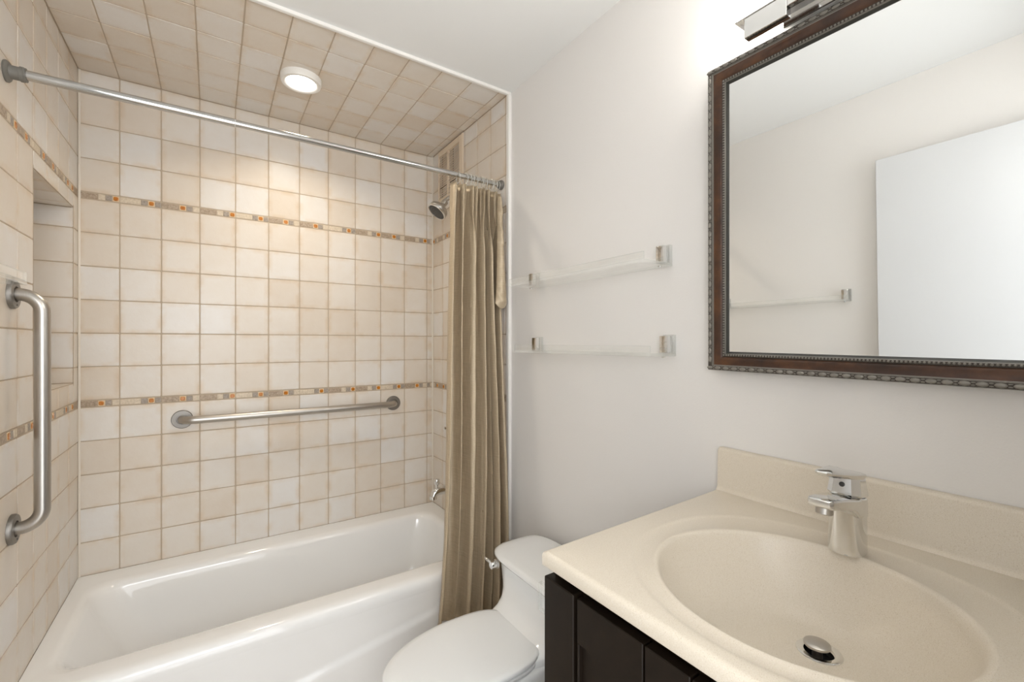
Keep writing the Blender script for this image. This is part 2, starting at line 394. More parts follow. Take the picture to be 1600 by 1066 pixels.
# tiled alcove ceiling
bm = bmesh.new(); O, U, V, N = (0, 0, ZC), (1, 0, 0), (0, 1, 0), (0, 0, -1)
tiled(bm, O, U, V, N, XC, [(1.604, 1.737), (1.737, 1.870), (1.870, 2.003), (2.003, 2.136), (2.136, 2.262), (2.262, D)])
grout(bm, O, U, V, N, [(XL-.02, XR+.02, 1.604, D+.01)])
box(bm, XL-.02, XR+.02, 1.604, D+.09, ZC+.01, ZC+.06, mi=TI['grout'])
struct('ceiling', bm, TMATS, recalc=False)
# cream caulk in the inside corners of the tiling
M['caulk'] = simple('cream_caulk', (.74, .68, .59), .5)
for k, (x_, y_) in enumerate(((XL+.0008, D-.0008), (XR-.0008, D-.0008))):
    sgn = 1 if k == 0 else -1; bm = bmesh.new()
    rr_ = [[Vector((x_, y_, z_)), Vector((x_ + sgn*.0065, y_, z_)), Vector((x_ + sgn*.0022, y_-.0022, z_)), Vector((x_, y_-.0065, z_))] for z_ in (ZT+.001, ZC-.001)]
    loft(bm, rr_); struct('trim_%d' % (k+4), bm, M['caulk'])
# painted edge trim round the alcove opening
bm = bmesh.new(); box(bm, XR-.004, xw(1.6)+.01, 1.590, YF-.003, ZT, ZC-.004, .003); struct('trim_1', bm, M['trim'])
bm = bmesh.new(); box(bm, WL+.002, xw(1.6), 1.588, 1.6035, ZC-.007, ZC+.01, .003); struct('trim_2', bm, M['trim'])
bm = bmesh.new(); box(bm, WL-.004, XL+.003, 1.590, YF-.013, ZT, ZC-.004, .002); struct('trim_3', bm, M['trim'])

# ------------------------------------------------------------------ bathtub
t = thing('bathtub', 'white enamel bathtub in the tiled alcove', 'bathtub', (.31, 2.0, 0))
bm = bmesh.new(); x0, x1, y0, y1 = XL+.0004, XR-.0004, 1.640, D-.0004
def R(a0, a1, b0, b1, r, z): return rrect(a0, a1, b0, b1, r, z, 8, 12)
rings = [R(x0, x1, y0-.012, y1, .004, 0.0), R(x0, x1, y0-.012, y1, .004, .30), R(x0, x1, y0-.0150, y1, .004, .320), R(x0, x1, y0-.0155, y1, .004, .336),
         R(x0, x1, y0-.0140, y1, .005, .347), R(x0, x1, y0-.0095, y1, .006, .358), R(x0, x1, y0-.002, y1, .008, .365), R(x0, x1, y0+.008, y1, .010, .3690), R(x0, x1, y0+.022, y1, .012, .3705),
         R(-.395, .990, 1.712, 2.290, .06, .3705), R(-.383, .978, 1.724, 2.276, .075, .3685), R(-.372, .968, 1.735, 2.264, .085, .361), R(-.362, .962, 1.742, 2.257, .09, .345),
         R(-.335, .957, 1.750, 2.250, .10, .29), R(-.275, .945, 1.765, 2.236, .11, .18), R(-.215, .930, 1.780, 2.222, .12, .10), R(-.17, .905, 1.80, 2.20, .12, .068), R(-.10, .86, 1.84, 2.165, .12, .052), R(.1, .7, 1.93, 2.07, .05, .048)]
loft(bm, rings, True, False, True)
obj('tub_shell', bm, M['tub'], t, 45, recalc=True)
bm = bmesh.new(); nx, nz = 60, 40; gv = []
for i in range(nx+1):
    row = []
    for j in range(nz+1):
        x = lerp(x0+.006, x1-.006, i/nx); z = lerp(.004, .318, j/nz)
        zl = .236 + (x-.73)*.165
        y = y0 - .0130 - .010*sm(zl+.010, zl-.014, z)*sm(.318, .29, z) - .0020*sm(.27, .318, z)
        row.append(bm.verts.new((x, y, z)))
    gv.append(row)
for i in range(nx):
    for j in range(nz): bm.faces.new((gv[i][j], gv[i+1][j], gv[i+1][j+1], gv[i][j+1]))
obj('apron', bm, M['tub'], t, 60)
bm = bmesh.new(); lathe(bm, (.80, 2.0, .050), (0, 0, 1), [(.033, 0), (.033, .002), (.026, .003), (.02, .001)]); obj('drain', bm, M['chrome'], t, 40)

# ------------------------------------------------------------------ alcove fittings
t = thing('tub_spout', 'chrome tub spout on the end wall above the tub rim', 'spout', (XR, 2.03, .555))
bm = bmesh.new()
tube(bm, [(XR, 2.03, .556), (1.02, 2.03, .557), (.96, 2.03, .556), (.925, 2.03, .553), (.905, 2.03, .546), (.898, 2.03, .530)], [.026, .026, .022, .019, .018, .016], 20)
obj('spout_body', bm, M['chrome'], t, 50)
bm = bmesh.new(); lathe(bm, (.918, 2.03, .568), (0, 0, 1), [(.006, 0), (.006, .016), (.013, .022), (.015, .040), (.012, .046), (0, .047)], 20); obj('diverter_knob', bm, M['chrome'], t, 45)
bm = bmesh.new(); lathe(bm, (.898, 2.03, .536), (0, 0, -1), [(.019, 0), (.019, .016), (.015, .018)], 20); obj('spout_outlet', bm, M['chrome'], t, 45)
t = thing('shower_valve', 'chrome shower valve lever mostly hidden behind the curtain', 'shower valve', (XR, 2.0, .86))
bm = bmesh.new(); lathe(bm, (XR, 2.0, .86), (-1, 0, 0), [(.085, 0), (.083, .006), (.05, .012), (.03, .014), (.028, .06), (.02, .066)]); obj('escutcheon', bm, M['chrome'], t, 40)
bm = bmesh.new(); tube(bm, [(1.0, 2.0, .86), (.975, 2.0, .857), (.945, 2.004, .868)], [.012, .009, .007], 12); obj('lever', bm, M['chrome'], t, 50)

t = thing('wall_shower', 'chrome shower head with dark spray face on a curved arm', 'shower', (XR, 1.98, 2.03))
hd = Vector((-.62, .02, -.78)).normalized(); hc = Vector((.892, 1.98, 1.912))
bm = bmesh.new(); lathe(bm, (XR, 1.98, 2.03), (-1, 0, 0), [(.03, 0), (.03, .004), (.022, .01), (.012, .014)]); obj('wall_flange', bm, M['chrome'], t, 40)
neck = hc - hd*.075
bm = bmesh.new(); pts = [Vector((XR, 1.98, 2.03)), Vector((1.03, 1.98, 2.031)), Vector((1.0, 1.98, 2.026)), Vector((.975, 1.98, 2.008)), neck + Vector((.0, 0, .008)), neck + hd*.01]
tube(bm, pts, .0095, 14); obj('shower_arm', bm, M['nickel'], t, 50)
bm = bmesh.new(); lathe(bm, neck, hd, [(.011, -.004), (.0155, 0), (.0155, .016), (.013, .018), (.014, .024), (.019, .03), (.034, .037), (.045, .047), (.048, .060), (.047, .063)], 32); obj('head_shell', bm, M['nickel'], t, 40)
bm = bmesh.new(); lathe(bm, neck + hd*.063, hd, [(.045, -.002), (.0455, .004), (.049, .006), (.048, .010), (.043, .011), (.0425, .009)], 32, caps=False); obj('face_ring', bm, M['chrome'], t, 40)
bm = bmesh.new(); lathe(bm, neck + hd*.063, hd, [(.044, 0), (.0432, .0095), (.029, .0105), (0, .011)], 32)
u, v = frame_of(hd)
for ring_r, cnt in ((.013, 8), (.024, 14), (.035, 22)):
    for k in range(cnt):
        a = 2*PI*k/cnt; lathe(bm, neck + hd*.073 + (u*math.cos(a)+v*math.sin(a))*ring_r, hd, [(.0017, 0), (.0012, .0025)], 6)
obj('spray_face', bm, M['darkplastic'], t, 40)

# vent grille
t = thing('vent_grille', 'cream louvred vent grille high on the shower end wall', 'vent', (XR, 2.15, 2.2))
bm = bmesh.new(); VY0, VY1, VZ0, VZ1 = 2.016, 2.296, 2.06, 2.346
for a0, a1, b0, b1 in ((VY0, VY0+.028, VZ0, VZ1), (VY1-.008, VY1, VZ0, VZ1), (VY0+.028, VY1-.008, VZ0, VZ0+.018), (VY0+.028, VY1-.008, VZ1-.03, VZ1)):
    box(bm, XR-.009, XR+.003, a0, a1, b0, b1, .0012, 1)
box(bm, XR-.008, XR+.003, 2.168, 2.187, VZ0+.01, VZ1-.02, .0008, 1)
obj('frame', bm, M['vent'], t)
bm = bmesh.new(); nsl = 19
for k in range(nsl):
    z = lerp(VZ0+.022, VZ1-.036, k/(nsl-1)); m4 = Matrix.Translation((XR-.0050, 0, z)) @ Matrix.Rotation(math.radians(-62), 4, 'Y')
    box(bm, -.0040, .0040, VY0+.026, 2.170, -.0006, .0006, mtx=m4); box(bm, -.0040, .0040, 2.186, VY1-.006, -.0009, .0009, mtx=m4)
obj('louvre_slats', bm, M['vent'], t)
bm = bmesh.new(); box(bm, XR+.0005, XR+.0025, VY0+.02, VY1-.004, VZ0+.008, VZ1-.02); obj('dark_backing', bm, M['ventdark'], t)
bm = bmesh.new(); lathe(bm, (XR-.009, 2.055, VZ1-.012), (-1, 0, 0), [(.004, 0), (.003, .002), (0, .0022)], 12); obj('screw', bm, M['vent'], t, 40)
bm = bmesh.new(); box(bm, XR-.012, XR-.002, VY0-.014, VY0-.008, VZ0, VZ1, .001, 1); obj('edge_strip', bm, M['vent'], t)

# recessed light
t = thing('ceiling_light', 'round white recessed light glowing in the tiled ceiling', 'ceiling light', (.297, 1.968, ZC))
bm = bmesh.new(); lathe(bm, (.297, 1.968, ZC+.002), (0, 0, -1), [(.076, 0), (.0755, .020), (.072, .027), (.063, .028), (.056, .024), (.0535, .012)], 48, caps=False); obj('trim_ring', bm, M['trim'], t, 50)
bm = bmesh.new(); lathe(bm, (.297, 1.968, ZC-.011), (0, 0, -1), [(.0545, 0), (.050, .003), (0, .005)], 40); obj('lens', bm, M['lens'], t, 40)
area('alcove_lamp', (.297, 1.968, ZC-.034), (0, 0, 0), P_ALCOVE, 'DISK', .10, col=(1, .87, .70), spread=math.radians(140))

# ------------------------------------------------------------------ curtain rod, rings, curtain
RY, RZ = 1.65, 1.978
t = thing('curtain_rod', 'chrome tension curtain rod spanning the tub opening', 'curtain rod', (.3, RY, RZ))
bm = bmesh.new(); tube(bm, [(XL+.03, RY, RZ-.003), (.06, RY, RZ-.001)], .0125, 20); obj('outer_tube', bm, M['rodchrome'], t, 50)
bm = bmesh.new(); tube(bm, [(.055, RY, RZ-.001), (.85, RY, RZ), (1.04, RY, RZ)], .0108, 20); obj('inner_tube', bm, M['rodchrome'], t, 50)
bm = bmesh.new(); lathe(bm, (.060, RY, RZ-.001), (1, 0, 0), [(.0128, -.003), (.0135, -.002), (.0135, .001), (.011, .002)], 20); obj('tube_collar', bm, M['chrome'], t, 40)
bm = bmesh.new(); lathe(bm, (XL, RY, RZ-.004), (1, 0, 0), [(.026, 0), (.027, .004), (.023, .008), (.0175, .009), (.0165, .012), (.0165, .026), (.0185, .027), (.0185, .034), (.017, .035), (.0172, .038), (.013, .038)], 28); obj('wall_flange', bm, M['rubber'], t, 40)
bm = bmesh.new(); lathe(bm, (XR, RY, RZ), (-1, 0, 0), [(.020, 0), (.021, .006), (.018, .012), (.015, .016), (.014, .022), (.0115, .023)], 28); obj('wall_flange', bm, M['rubber'], t, 40)

RINGX = [.8415, .872, .892, .9085, .9255, .9455, .960, .974, .995, 1.0045, 1.020, 1.030]
ringpos = ['leftmost', 'second from the left', 'third from the left', 'fourth from the left', 'fifth from the left', 'sixth from the left', 'sixth from the wall', 'fifth from the wall', 'fourth from the wall', 'third from the wall', 'second from the wall', 'nearest the wall']
bm = bmesh.new(); torus(bm, (0, 0, 0), (1, .0, 0), .0205, .0021, 28, 8, 1, 1.15)
ring0 = obj('curtain_ring', bm, M['ring'], None, 60)
for k, x in enumerate(RINGX):
    r = ring0 if k == 0 else ring0.copy()
    if k: COL.objects.link(r)
    r.location = (x, RY, RZ-.0098); r.rotation_euler = (0, 0, random.uniform(-.35, .35))
    tag(r, 'clear plastic curtain ring on the rod, %s of the twelve' % ringpos[k], 'curtain ring', 'clear rings holding the shower curtain')

def cloth(bm, fn, nu, nz, uvs):
    uvl = bm.loops.layers.uv.new('cloth'); g = [[bm.verts.new(fn(i/nu, j/nz)) for j in range(nz+1)] for i in range(nu+1)]
    for i in range(nu):
        for j in range(nz):
            f = bm.faces.new((g[i][j], g[i+1][j], g[i+1][j+1], g[i][j+1]))
            for l, (a, b) in zip(f.loops, ((i, j), (i+1, j), (i+1, j+1), (i, j+1))): l[uvl].uv = (a/nu*uvs[0], b/nz*uvs[1])
ZTOP, ZBOT = 1.945, .193
rnd = [random.uniform(-1, 1) for _ in range(40)]
FW = [.17, .15, .20, .14, .19, .15]; FWs = [sum(FW[:k]) for k in range(len(FW)+1)]; FA = [.75, .95, 1.05, .85, 1.2, .8]
def phase(u):
    for k in range(len(FW)):
        if u <= FWs[k+1] or k == len(FW)-1: return k, (u-FWs[k])/FW[k]
def curtain(u, v):
    z = lerp(ZBOT, ZTOP, v); h = (z-ZBOT)/(ZTOP-ZBOT)          # h = 1 at the top
    xl = lerp(.702, .806, h**.8); xr = 1.044 + .004*sm(.8, .2, h)
    uu = min(.9999, max(0, u + .022*math.sin(PI*u)*math.sin(4.3*u + 2.6*h) + .009*math.sin(PI*u)*math.sin(15*u - 2.4*h)))
    k, f = phase(uu)
    f = f + .10*math.sin(2*PI*f + .9*k)                        # lopsided folds
    ph = 2*PI*f
    top = sm(.84, .97, h)
    wv = math.sin(ph); wv = math.copysign(abs(wv)**.72, wv)
    n0, n1 = FA[k], FA[min(k+1, len(FA)-1)]; amp = lerp(n0, n1, sm(.5, 1, f))
    amp *= (.037 + .003*(1-h) - .012*sm(.45, .0, h)*(u < .6)) * (1-.5*top)
    p12 = 2*PI*12*u + .5*math.sin(9*u)
    pin = math.sin(p12); pin = math.copysign(abs(pin)**.6, pin)
    yb = lerp(1.572, RY, sm(.12, .97, h)**.9)
    small = .0045*math.sin(ph*2 + 2.1*k + 3*h)*sm(.05, .5, h)*(1-top)
    y = yb - amp*wv - (.017 + .005*rnd[int(12*u) % 40])*pin*top + small
    x = lerp(xl, xr, u) + .013*math.sin(ph + 1.2)*(1-.7*top) + .007*math.sin(p12 + 1)*top
    y += .0010*math.sin(57*h + 8*u + 2*k)*(1-top)
    zz = z - .010*abs(math.sin(PI*12*u + .4))*top + .006*math.sin(3*u*PI)*(1-h)**6 - .03*sm(.25, .7, u)*(1-h)**2
    lim = xw(y) - .006 if y < 1.59 else XR - .005
    return Vector((min(x, lim), y, zz))
bm = bmesh.new(); cloth(bm, curtain, 320, 90, (1.8, 1.75))
t = obj('shower_curtain', bm, M['fabric'], None, 80, recalc=False)
so = t.modifiers.new('thickness', 'SOLIDIFY'); so.thickness = .0012; so.offset = 0
tag(t, 'taupe slub fabric shower curtain bunched against the right wall', 'shower curtain')
# loose looped fold that hangs over the outer face near the wall
def looped(u, v):
    q = (u-.5)*2                                                # v: up the loop, u across
    z = lerp(1.428, 1.905, v); wdt = lerp(.030, .010, v**.7); x = lerp(1.000, 1.010, v) + q*wdt
    bulge = .022*(1-q*q)**.7 * (.35+.65*sm(0, .06, v)) + .008*(1-v)
    y = lerp(1.580, 1.606, v**1.3) - bulge + .0035*math.sin(v*26 + 2*q)*(1-q*q)*sm(.35, .7, v) + .0016*math.sin(v*70+3*q)
    z += .022*q*q*sm(.25, 0, v) - .0
    return Vector((min(x, 1.046), y, z))
bm = bmesh.new(); cloth(bm, looped, 24, 90, (.08, .55)); f = obj('looped_fold', bm, M['fabric'], t, 80, recalc=False)
f.modifiers.new('thickness', 'SOLIDIFY').thickness = .0012
f.matrix_parent_inverse = Matrix.Identity(4)
def hem(u, v):
    p = curtain(u, 0); q = p.copy(); q.z = p.z + v*.022; q.y -= .0012; return q
bm = bmesh.new(); cloth(bm, hem, 320, 2, (1.8, .03)); f = obj('hem', bm, M['fabric'], t, 80, recalc=False); f.matrix_parent_inverse = Matrix.Identity(4)

# ------------------------------------------------------------------ grab bars
def bar_flange(bm, c, n): lathe(bm, c, n, [(.039, 0), (.039, .006), (.0365, .010), (.021, .0105), (.020, .006)], 36)
t = thing('grab_bar', 'horizontal brushed steel grab bar on the back wall tiles', 'grab bar', (.355, D, .957))
y = D-.055; bm = bmesh.new(); rr = .045
pts = [Vector((-.108, D-.002, .957))] + arc((-.108+rr, y+rr, .957), rr, PI, 1.5*PI, (1, 0, 0), (0, 1, 0), 10) + [Vector((.2, y, .957)), Vector((.5, y, .957))] + arc((.819-rr, y+rr, .957), rr, 1.5*PI, 2*PI, (1, 0, 0), (0, 1, 0), 10) + [Vector((.819, D-.002, .957))]
tube(bm, pts, .0165, 24); obj('bar', bm, M['steelx'], t, 60)
for x in (-.108, .819):
    bm = bmesh.new(); bar_flange(bm, (x, D, .957), (0, -1, 0)); obj('flange', bm, M['flange'], t, 40)
t = thing('grab_bar', 'upright brushed steel grab bar on the left tiled wall', 'grab bar', (XL, 1.688, 1.107))
x = XL+.058; bm = bmesh.new(); z0, z1 = .800, 1.413; yy = 1.688
pts = [Vector((XL+.002, yy, z1))] + arc((x-rr, yy, z1-rr), rr, PI/2, 0, (1, 0, 0), (0, 0, 1), 10) + [Vector((x, yy, 1.2)), Vector((x, yy, 1.0))] + arc((x-rr, yy, z0+rr), rr, 0, -PI/2, (1, 0, 0), (0, 0, 1), 10) + [Vector((XL+.002, yy, z0))]
tube(bm, pts, .0165, 24); obj('bar', bm, M['steelz'], t, 60)
for z in (z0, z1):
    bm = bmesh.new(); bar_flange(bm, (XL, yy, z), (1, 0, 0)); obj('flange', bm, M['flange'], t, 40)
    bm = bmesh.new(); lathe(bm, (XL+.0103, yy+.004, z-.028), (1, 0, 0), [(.003, 0), (.0025, .001), (0, .001)], 10); obj('screw', bm, M['darkplastic'], t)

# ------------------------------------------------------------------ acrylic shelves
def edgefaces(bm, ax):
    bm.normal_update()
    for f in bm.faces:
        if abs(f.normal[ax]) < .9: f.material_index = 1
def shelf(label, y0, y1, zb, side, depth):
    """side -1: on the right wall (sticks out to -x); +1: on the left wall"""
    W = (lambda y: xw(y)) if side < 0 else (lambda y: WL)
    xb = min(W(y0), W(y1)) if side < 0 else WL
    xf = xb + side*depth
    t = thing('acrylic_shelf', label, 'shelf', (xb, (y0+y1)/2, zb), 'clear acrylic wall shelves')
    bm = bmesh.new(); a, b = sorted((xb, xf)); box(bm, a, b, y0, y1, zb-.009, zb, .001, 1); edgefaces(bm, 2); obj('shelf_board', bm, [M['acrylic'], M['acredge']], t)
    bm = bmesh.new(); a, b = sorted((xf-side*.006, xf)); box(bm, a, b, y0, y1, zb+.0005, zb+.020, .001, 1); edgefaces(bm, 0); obj('front_lip', bm, [M['acrylic'], M['acredge']], t)
    for yc in (y0+.018, y1-.018):
        a, b = sorted((xb, xb+side*.012)); bm = bmesh.new(); box(bm, a, b, yc-.018, yc+.018, zb+.0005, zb+.050, .001, 1); edgefaces(bm, 0); obj('wall_plate', bm, [M['acrylic'], M['acredge']], t)
        a, b = sorted((xb+side*.0125, xb+side*.032)); bm = bmesh.new(); box(bm, a, b, yc-.013, yc+.013, zb+.0008, zb+.047, .0015, 2)
        obj('bracket', bm, M['chrome'], t, 30)
        bm = bmesh.new(); lathe(bm, (xb+side*.030, yc, zb-.0092), (0, 0, -1), [(.006, 0), (.005, .003), (0, .0032)], 14); obj('bolt', bm, M['chrome'], t, 40)
shelf('upper of two clear acrylic shelves on the wall above the toilet', .776, 1.412, 1.507, -1, .122)
shelf('lower of two clear acrylic shelves on the wall above the toilet', .764, 1.392, 1.258, -1, .112)
shelf('clear acrylic shelf on the opposite wall, its bracket seen in the mirror', .868, 1.498, 1.430, 1, .085)

# ------------------------------------------------------------------ vanity
ZV = .926; CX0, CX1, CY0, CY1 = .475, 1.036, -.018, .613
t = thing('sink_countertop', 'cream speckled vanity top with a moulded oval basin', 'vanity top', (.75, .3, ZV))
bm = bmesh.new()
bc = Vector((.717, .315)); dc = Vector((.770, .305)); sx, sy = .182, .196; NT = 144
angs = sorted([2*PI*k/NT for k in range(NT)] + [math.atan2(cy-bc.y, cx-bc.x) % (2*PI) for cx in (CX0, CX1) for cy in (CY0, CY1)])
def el(th, k):
    """bowl ellipse point with scale k, centre sliding from drain to bowl centre"""
    c = dc.lerp(bc, sm(0, 1, k)); return Vector((c.x + sx*k*math.cos(th), c.y + sy*k*math.sin(th)))
def eang(th):  # ellipse parameter for a ray angle
    return math.atan2(math.sin(th)/sy, math.cos(th)/sx)
def outring(th, extra=0):
    e = eang(th); cx, cy = math.cos(e), math.sin(e)
    a = .215 if cx < 0 else .245; b = .238; n = 2.0 if cx < 0 else 2.6
    return Vector((bc.x + (a+extra)*math.copysign(abs(cx)**(2/n), cx), bc.y + (b+extra)*math.copysign(abs(cy)**(2/n), cy)))
def rectp(th):
    dx, dy = math.cos(th), math.sin(th); s_ = 1e9
    if dx > 1e-9: s_ = min(s_, (CX1-bc.x)/dx)
    if dx < -1e-9: s_ = min(s_, (CX0-bc.x)/dx)
    if dy > 1e-9: s_ = min(s_, (CY1-bc.y)/dy)
    if dy < -1e-9: s_ = min(s_, (CY0-bc.y)/dy)
    return bc + Vector((dx, dy))*s_
def ins(p, d): return Vector((min(max(p.x, CX0+d), CX1-d), min(max(p.y, CY0+d), CY1-d)))
rings = []; DEP = .108
def zbowl(k): return ZV - .0065 - DEP*(1 - k**3.4)**.80
for k in (.11, .16, .25, .35, .45, .55, .65, .74, .82, .88, .92, .95, .97):
    rings.append([Vector((*el(eang(th), k), zbowl(k))) for th in angs])
zlip = zbowl(.97)
for k, z in ((.985, lerp(zlip, ZV-.006, .5)), (1.0, ZV-.0065), (1.012, ZV-.0030), (1.03, ZV-.0008), (1.05, ZV-.0006), (1.075, ZV-.0024)):
    rings.append([Vector((*el(eang(th), k), z)) for th in angs])
for ex, z in ((-.004, ZV-.0024), (.001, ZV-.0014), (.004, ZV-.0002), (.008, ZV)):
    rings.append([Vector((*outring(th, ex), z)) for th in angs])
for d, z in ((.0085, ZV), (.0055, ZV-.0004), (.0030, ZV-.0018), (.0012, ZV-.0038), (.0002, ZV-.0062), (0, ZV-.0085), (0, ZV-.0245), (.001, ZV-.0255), (.02, ZV-.0255)):
    rings.append([Vector((*ins(rectp(th), d), z)) for th in angs])
# keep the moulded outline inside the slab
for r in rings[19:23]:
    for p in r: p.x = min(max(p.x, CX0+.010), CX1-.010); p.y = min(max(p.y, CY0+.010), CY1-.010)
for r in rings:
    for p in r: p.y += (p.x-CX0)*.036*sm(.45, .60, p.y)
loft(bm, rings, True, False, False)
obj('countertop', bm, M['counter'], t, 50)
bm = bmesh.new()
ya, yb = CY0, .629
sec = lambda y: [Vector((xw(y)-.0235-.006, y, ZV-.004)), Vector((xw(y)-.0235-.006, y, ZV+.0005)), Vector((xw(y)-.0235-.002, y, ZV+.004)), Vector((xw(y)-.0225, y, ZV+.010)), Vector((xw(y)-.021, y, ZV+.095)), Vector((xw(y)-.019, y, ZV+.0995)), Vector((xw(y)-.015, y, ZV+.102)), Vector((xw(y)-.001, y, ZV+.102)), Vector((xw(y)-.001, y, ZV-.004))]
loft(bm, [sec(ya), sec(lerp(ya, yb, .5)), sec(yb-.002), sec(yb)], True, True, True); obj('backsplash', bm, M['counter'], t, 35)

t = thing('sink_drain', 'chrome pop-up drain at the bottom of the oval basin', 'drain', (.775, .304, .82))
zd = zbowl(.11)
bm = bmesh.new(); c0 = (dc.x+.003, dc.y, zd-.0015)
lathe(bm, c0, (0, 0, 1), [(.0308, 0), (.0303, .0026), (.0275, .0033), (.0205, .0024), (.0195, -.010)], 36, caps=False); obj('drain_flange', bm, M['chrome'], t, 40)
bm = bmesh.new(); lathe(bm, (c0[0], c0[1], c0[2]-.012), (0, 0, 1), [(.0205, 0), (.0205, .001), (0, .001)], 24); obj('drain_hole', bm, M['black'], t)
bm = bmesh.new(); lathe(bm, (c0[0]-.002, c0[1]+.002, c0[2]-.011), (0, 0, 1), [(.007, 0), (.007, .018), (.0155, .020), (.018, .0225), (.0178, .0255), (.014, .0275), (0, .0285)], 32); obj('stopper', bm, M['nickel'], t, 40)

t = thing('faucet', 'chrome single lever faucet behind the oval basin', 'faucet', (.918, .318, ZV))
FX, FY = .916, .318
def fsec(z, xf, xb, hw, n=2.4, sl=0.):
    cx = (xf+xb)/2; a = (xb-xf)/2; out = []
    for k in range(44):
        th = 2*PI*k/44; c_, s_ = math.cos(th), math.sin(th)
        x = cx + a*math.copysign(abs(c_)**(2/n), c_); out.append(Vector((x, FY + hw*math.copysign(abs(s_)**(2/n), s_), z + sl*(x-FX))))
    return out
Z = ZV-.0003
bm = bmesh.new()
loft(bm, [fsec(Z, FX-.029, FX+.029, .0262), fsec(Z+.0025, FX-.030, FX+.030, .0268), fsec(Z+.012, FX-.0295, FX+.0295, .0265), fsec(Z+.050, FX-.028, FX+.029, .0262), fsec(Z+.078, FX-.028, FX+.029, .0265, 2.4, -.05), fsec(Z+.0945, FX-.028, FX+.029, .0270, 2.4, -.12), fsec(Z+.0965, FX-.026, FX+.027, .0252, 2.4, -.12)])
obj('faucet_body', bm, M['chrome'], t, 40)
def ssec(x, z0, z1, hw, r):
    o = []
    for (cy, cz, a0) in ((hw-r, z1-r, 0), (-hw+r, z1-r, 90), (-hw+r, z0+r, 180), (hw-r, z0+r, 270)):
        for i in range(5):
            a = math.radians(a0+90*i/4); o.append(Vector((x, FY+cy+r*math.cos(a), cz+r*math.sin(a))))
    return o
bm = bmesh.new()
loft(bm, [ssec(FX+.010, Z+.060, Z+.0945, .0262, .006), ssec(FX-.020, Z+.066, Z+.0985, .0258, .006), ssec(FX-.030, Z+.0755, Z+.1000, .0252, .006), ssec(FX-.045, Z+.0825, Z+.1025, .0243, .005), ssec(FX-.080, Z+.0905, Z+.1075, .0215, .004), ssec(FX-.103, Z+.0945, Z+.1105, .0190, .004), ssec(FX-.1085, Z+.0965, Z+.1100, .0172, .003), ssec(FX-.111, Z+.099, Z+.1080, .0150, .0022)])
obj('spout', bm, M['chrome'], t, 40)
bm = bmesh.new(); lathe(bm, (FX-.090, FY, Z+.0935), (-.13, 0, -1), [(.0125, 0), (.0125, .010), (.0105, .0115), (.0095, .009)], 24); obj('aerator', bm, M['nickel'], t, 40)
def hsec(z, a, hw, ch, tl):
    pts = [(-a, -hw+ch), (-a, hw-ch), (-a+ch, hw), (a-ch, hw), (a, hw-ch), (a, -hw+ch), (a-ch, -hw), (-a+ch, -hw)]
    return [Vector((FX+.001+x, FY+y, z + tl*x)) for x, y in pts]
bm = bmesh.new()
loft(bm, [hsec(Z+.0970, .0250, .0240, .010, -.12), hsec(Z+.100, .0262, .0252, .0105, -.12), hsec(Z+.118, .0232, .0230, .010, -.14), hsec(Z+.132, .0212, .0212, .009, -.16)])
obj('handle_base', bm, M['chrome'], t, 25)
lev = [(-.096, -.012), (-.101, -.007), (-.101, .007), (-.096, .012), (-.040, .0250), (.004, .0262), (.019, .017), (.022, 0), (.019, -.017), (.004, -.0262), (-.040, -.0250)]
def lsec(dz, k): return [Vector((FX-.02 + (x+.02)*k, FY + y*k, Z+.1355+dz - .15*x)) for x, y in lev]
bm = bmesh.new()
loft(bm, [lsec(-.0075, .86), lsec(-.003, .985), lsec(0, 1.0), lsec(.002, .975), lsec(.003, .93), lsec(.0048, .5)]); obj('lever_plate', bm, M['chrome'], t, 25)
bm = bmesh.new(); lathe(bm, (FX-.0225, FY, Z+.1185), (-1, 0, .12), [(.0042, -.001), (.0042, .0012), (.003, .0015), (.003, .0008)], 16); obj('temperature_dot', bm, M['darkplastic'], t, 40)

# cabinet
t = thing('vanity_cabinet', 'dark espresso wood vanity cabinet under the cream top', 'cabinet', (.75, .3, 0))
KX, KY0, KY1, KZ = .486, -.012, .6215, .8755
bm = bmesh.new()
box(bm, KX+.022, 1.02, KY0+.004, KY0+.020, .09, ZV-.026); box(bm, KX+.022, 1.02, KY1-.020, KY1-.004, .09, ZV-.026)
box(bm, KX+.022, 1.02, KY0+.020, KY1-.020, .09, .106); box(bm, 1.008, 1.02, KY0+.020, KY1-.020, .106, ZV-.026)
box(bm, KX+.022, KX+.036, KY0+.020, KY1-.020, .106, ZV-.026)
obj('carcass', bm, M['espresso'], t)
for a, b in ((KY1-.076, KY1), (KY0, KY0+.076)):
    bm = bmesh.new(); box(bm, KX, KX+.05, a, b, 0, KZ, .0015, 1); obj('corner_post', bm, M['espresso'], t)
bm = bmesh.new(); box(bm, KX+.006, KX+.022, KY0+.077, KY1-.077, .10, .20, .001, 1); obj('bottom_rail', bm, M['espresso'], t)
edges = [.5390, .4035, .3310, .0650]
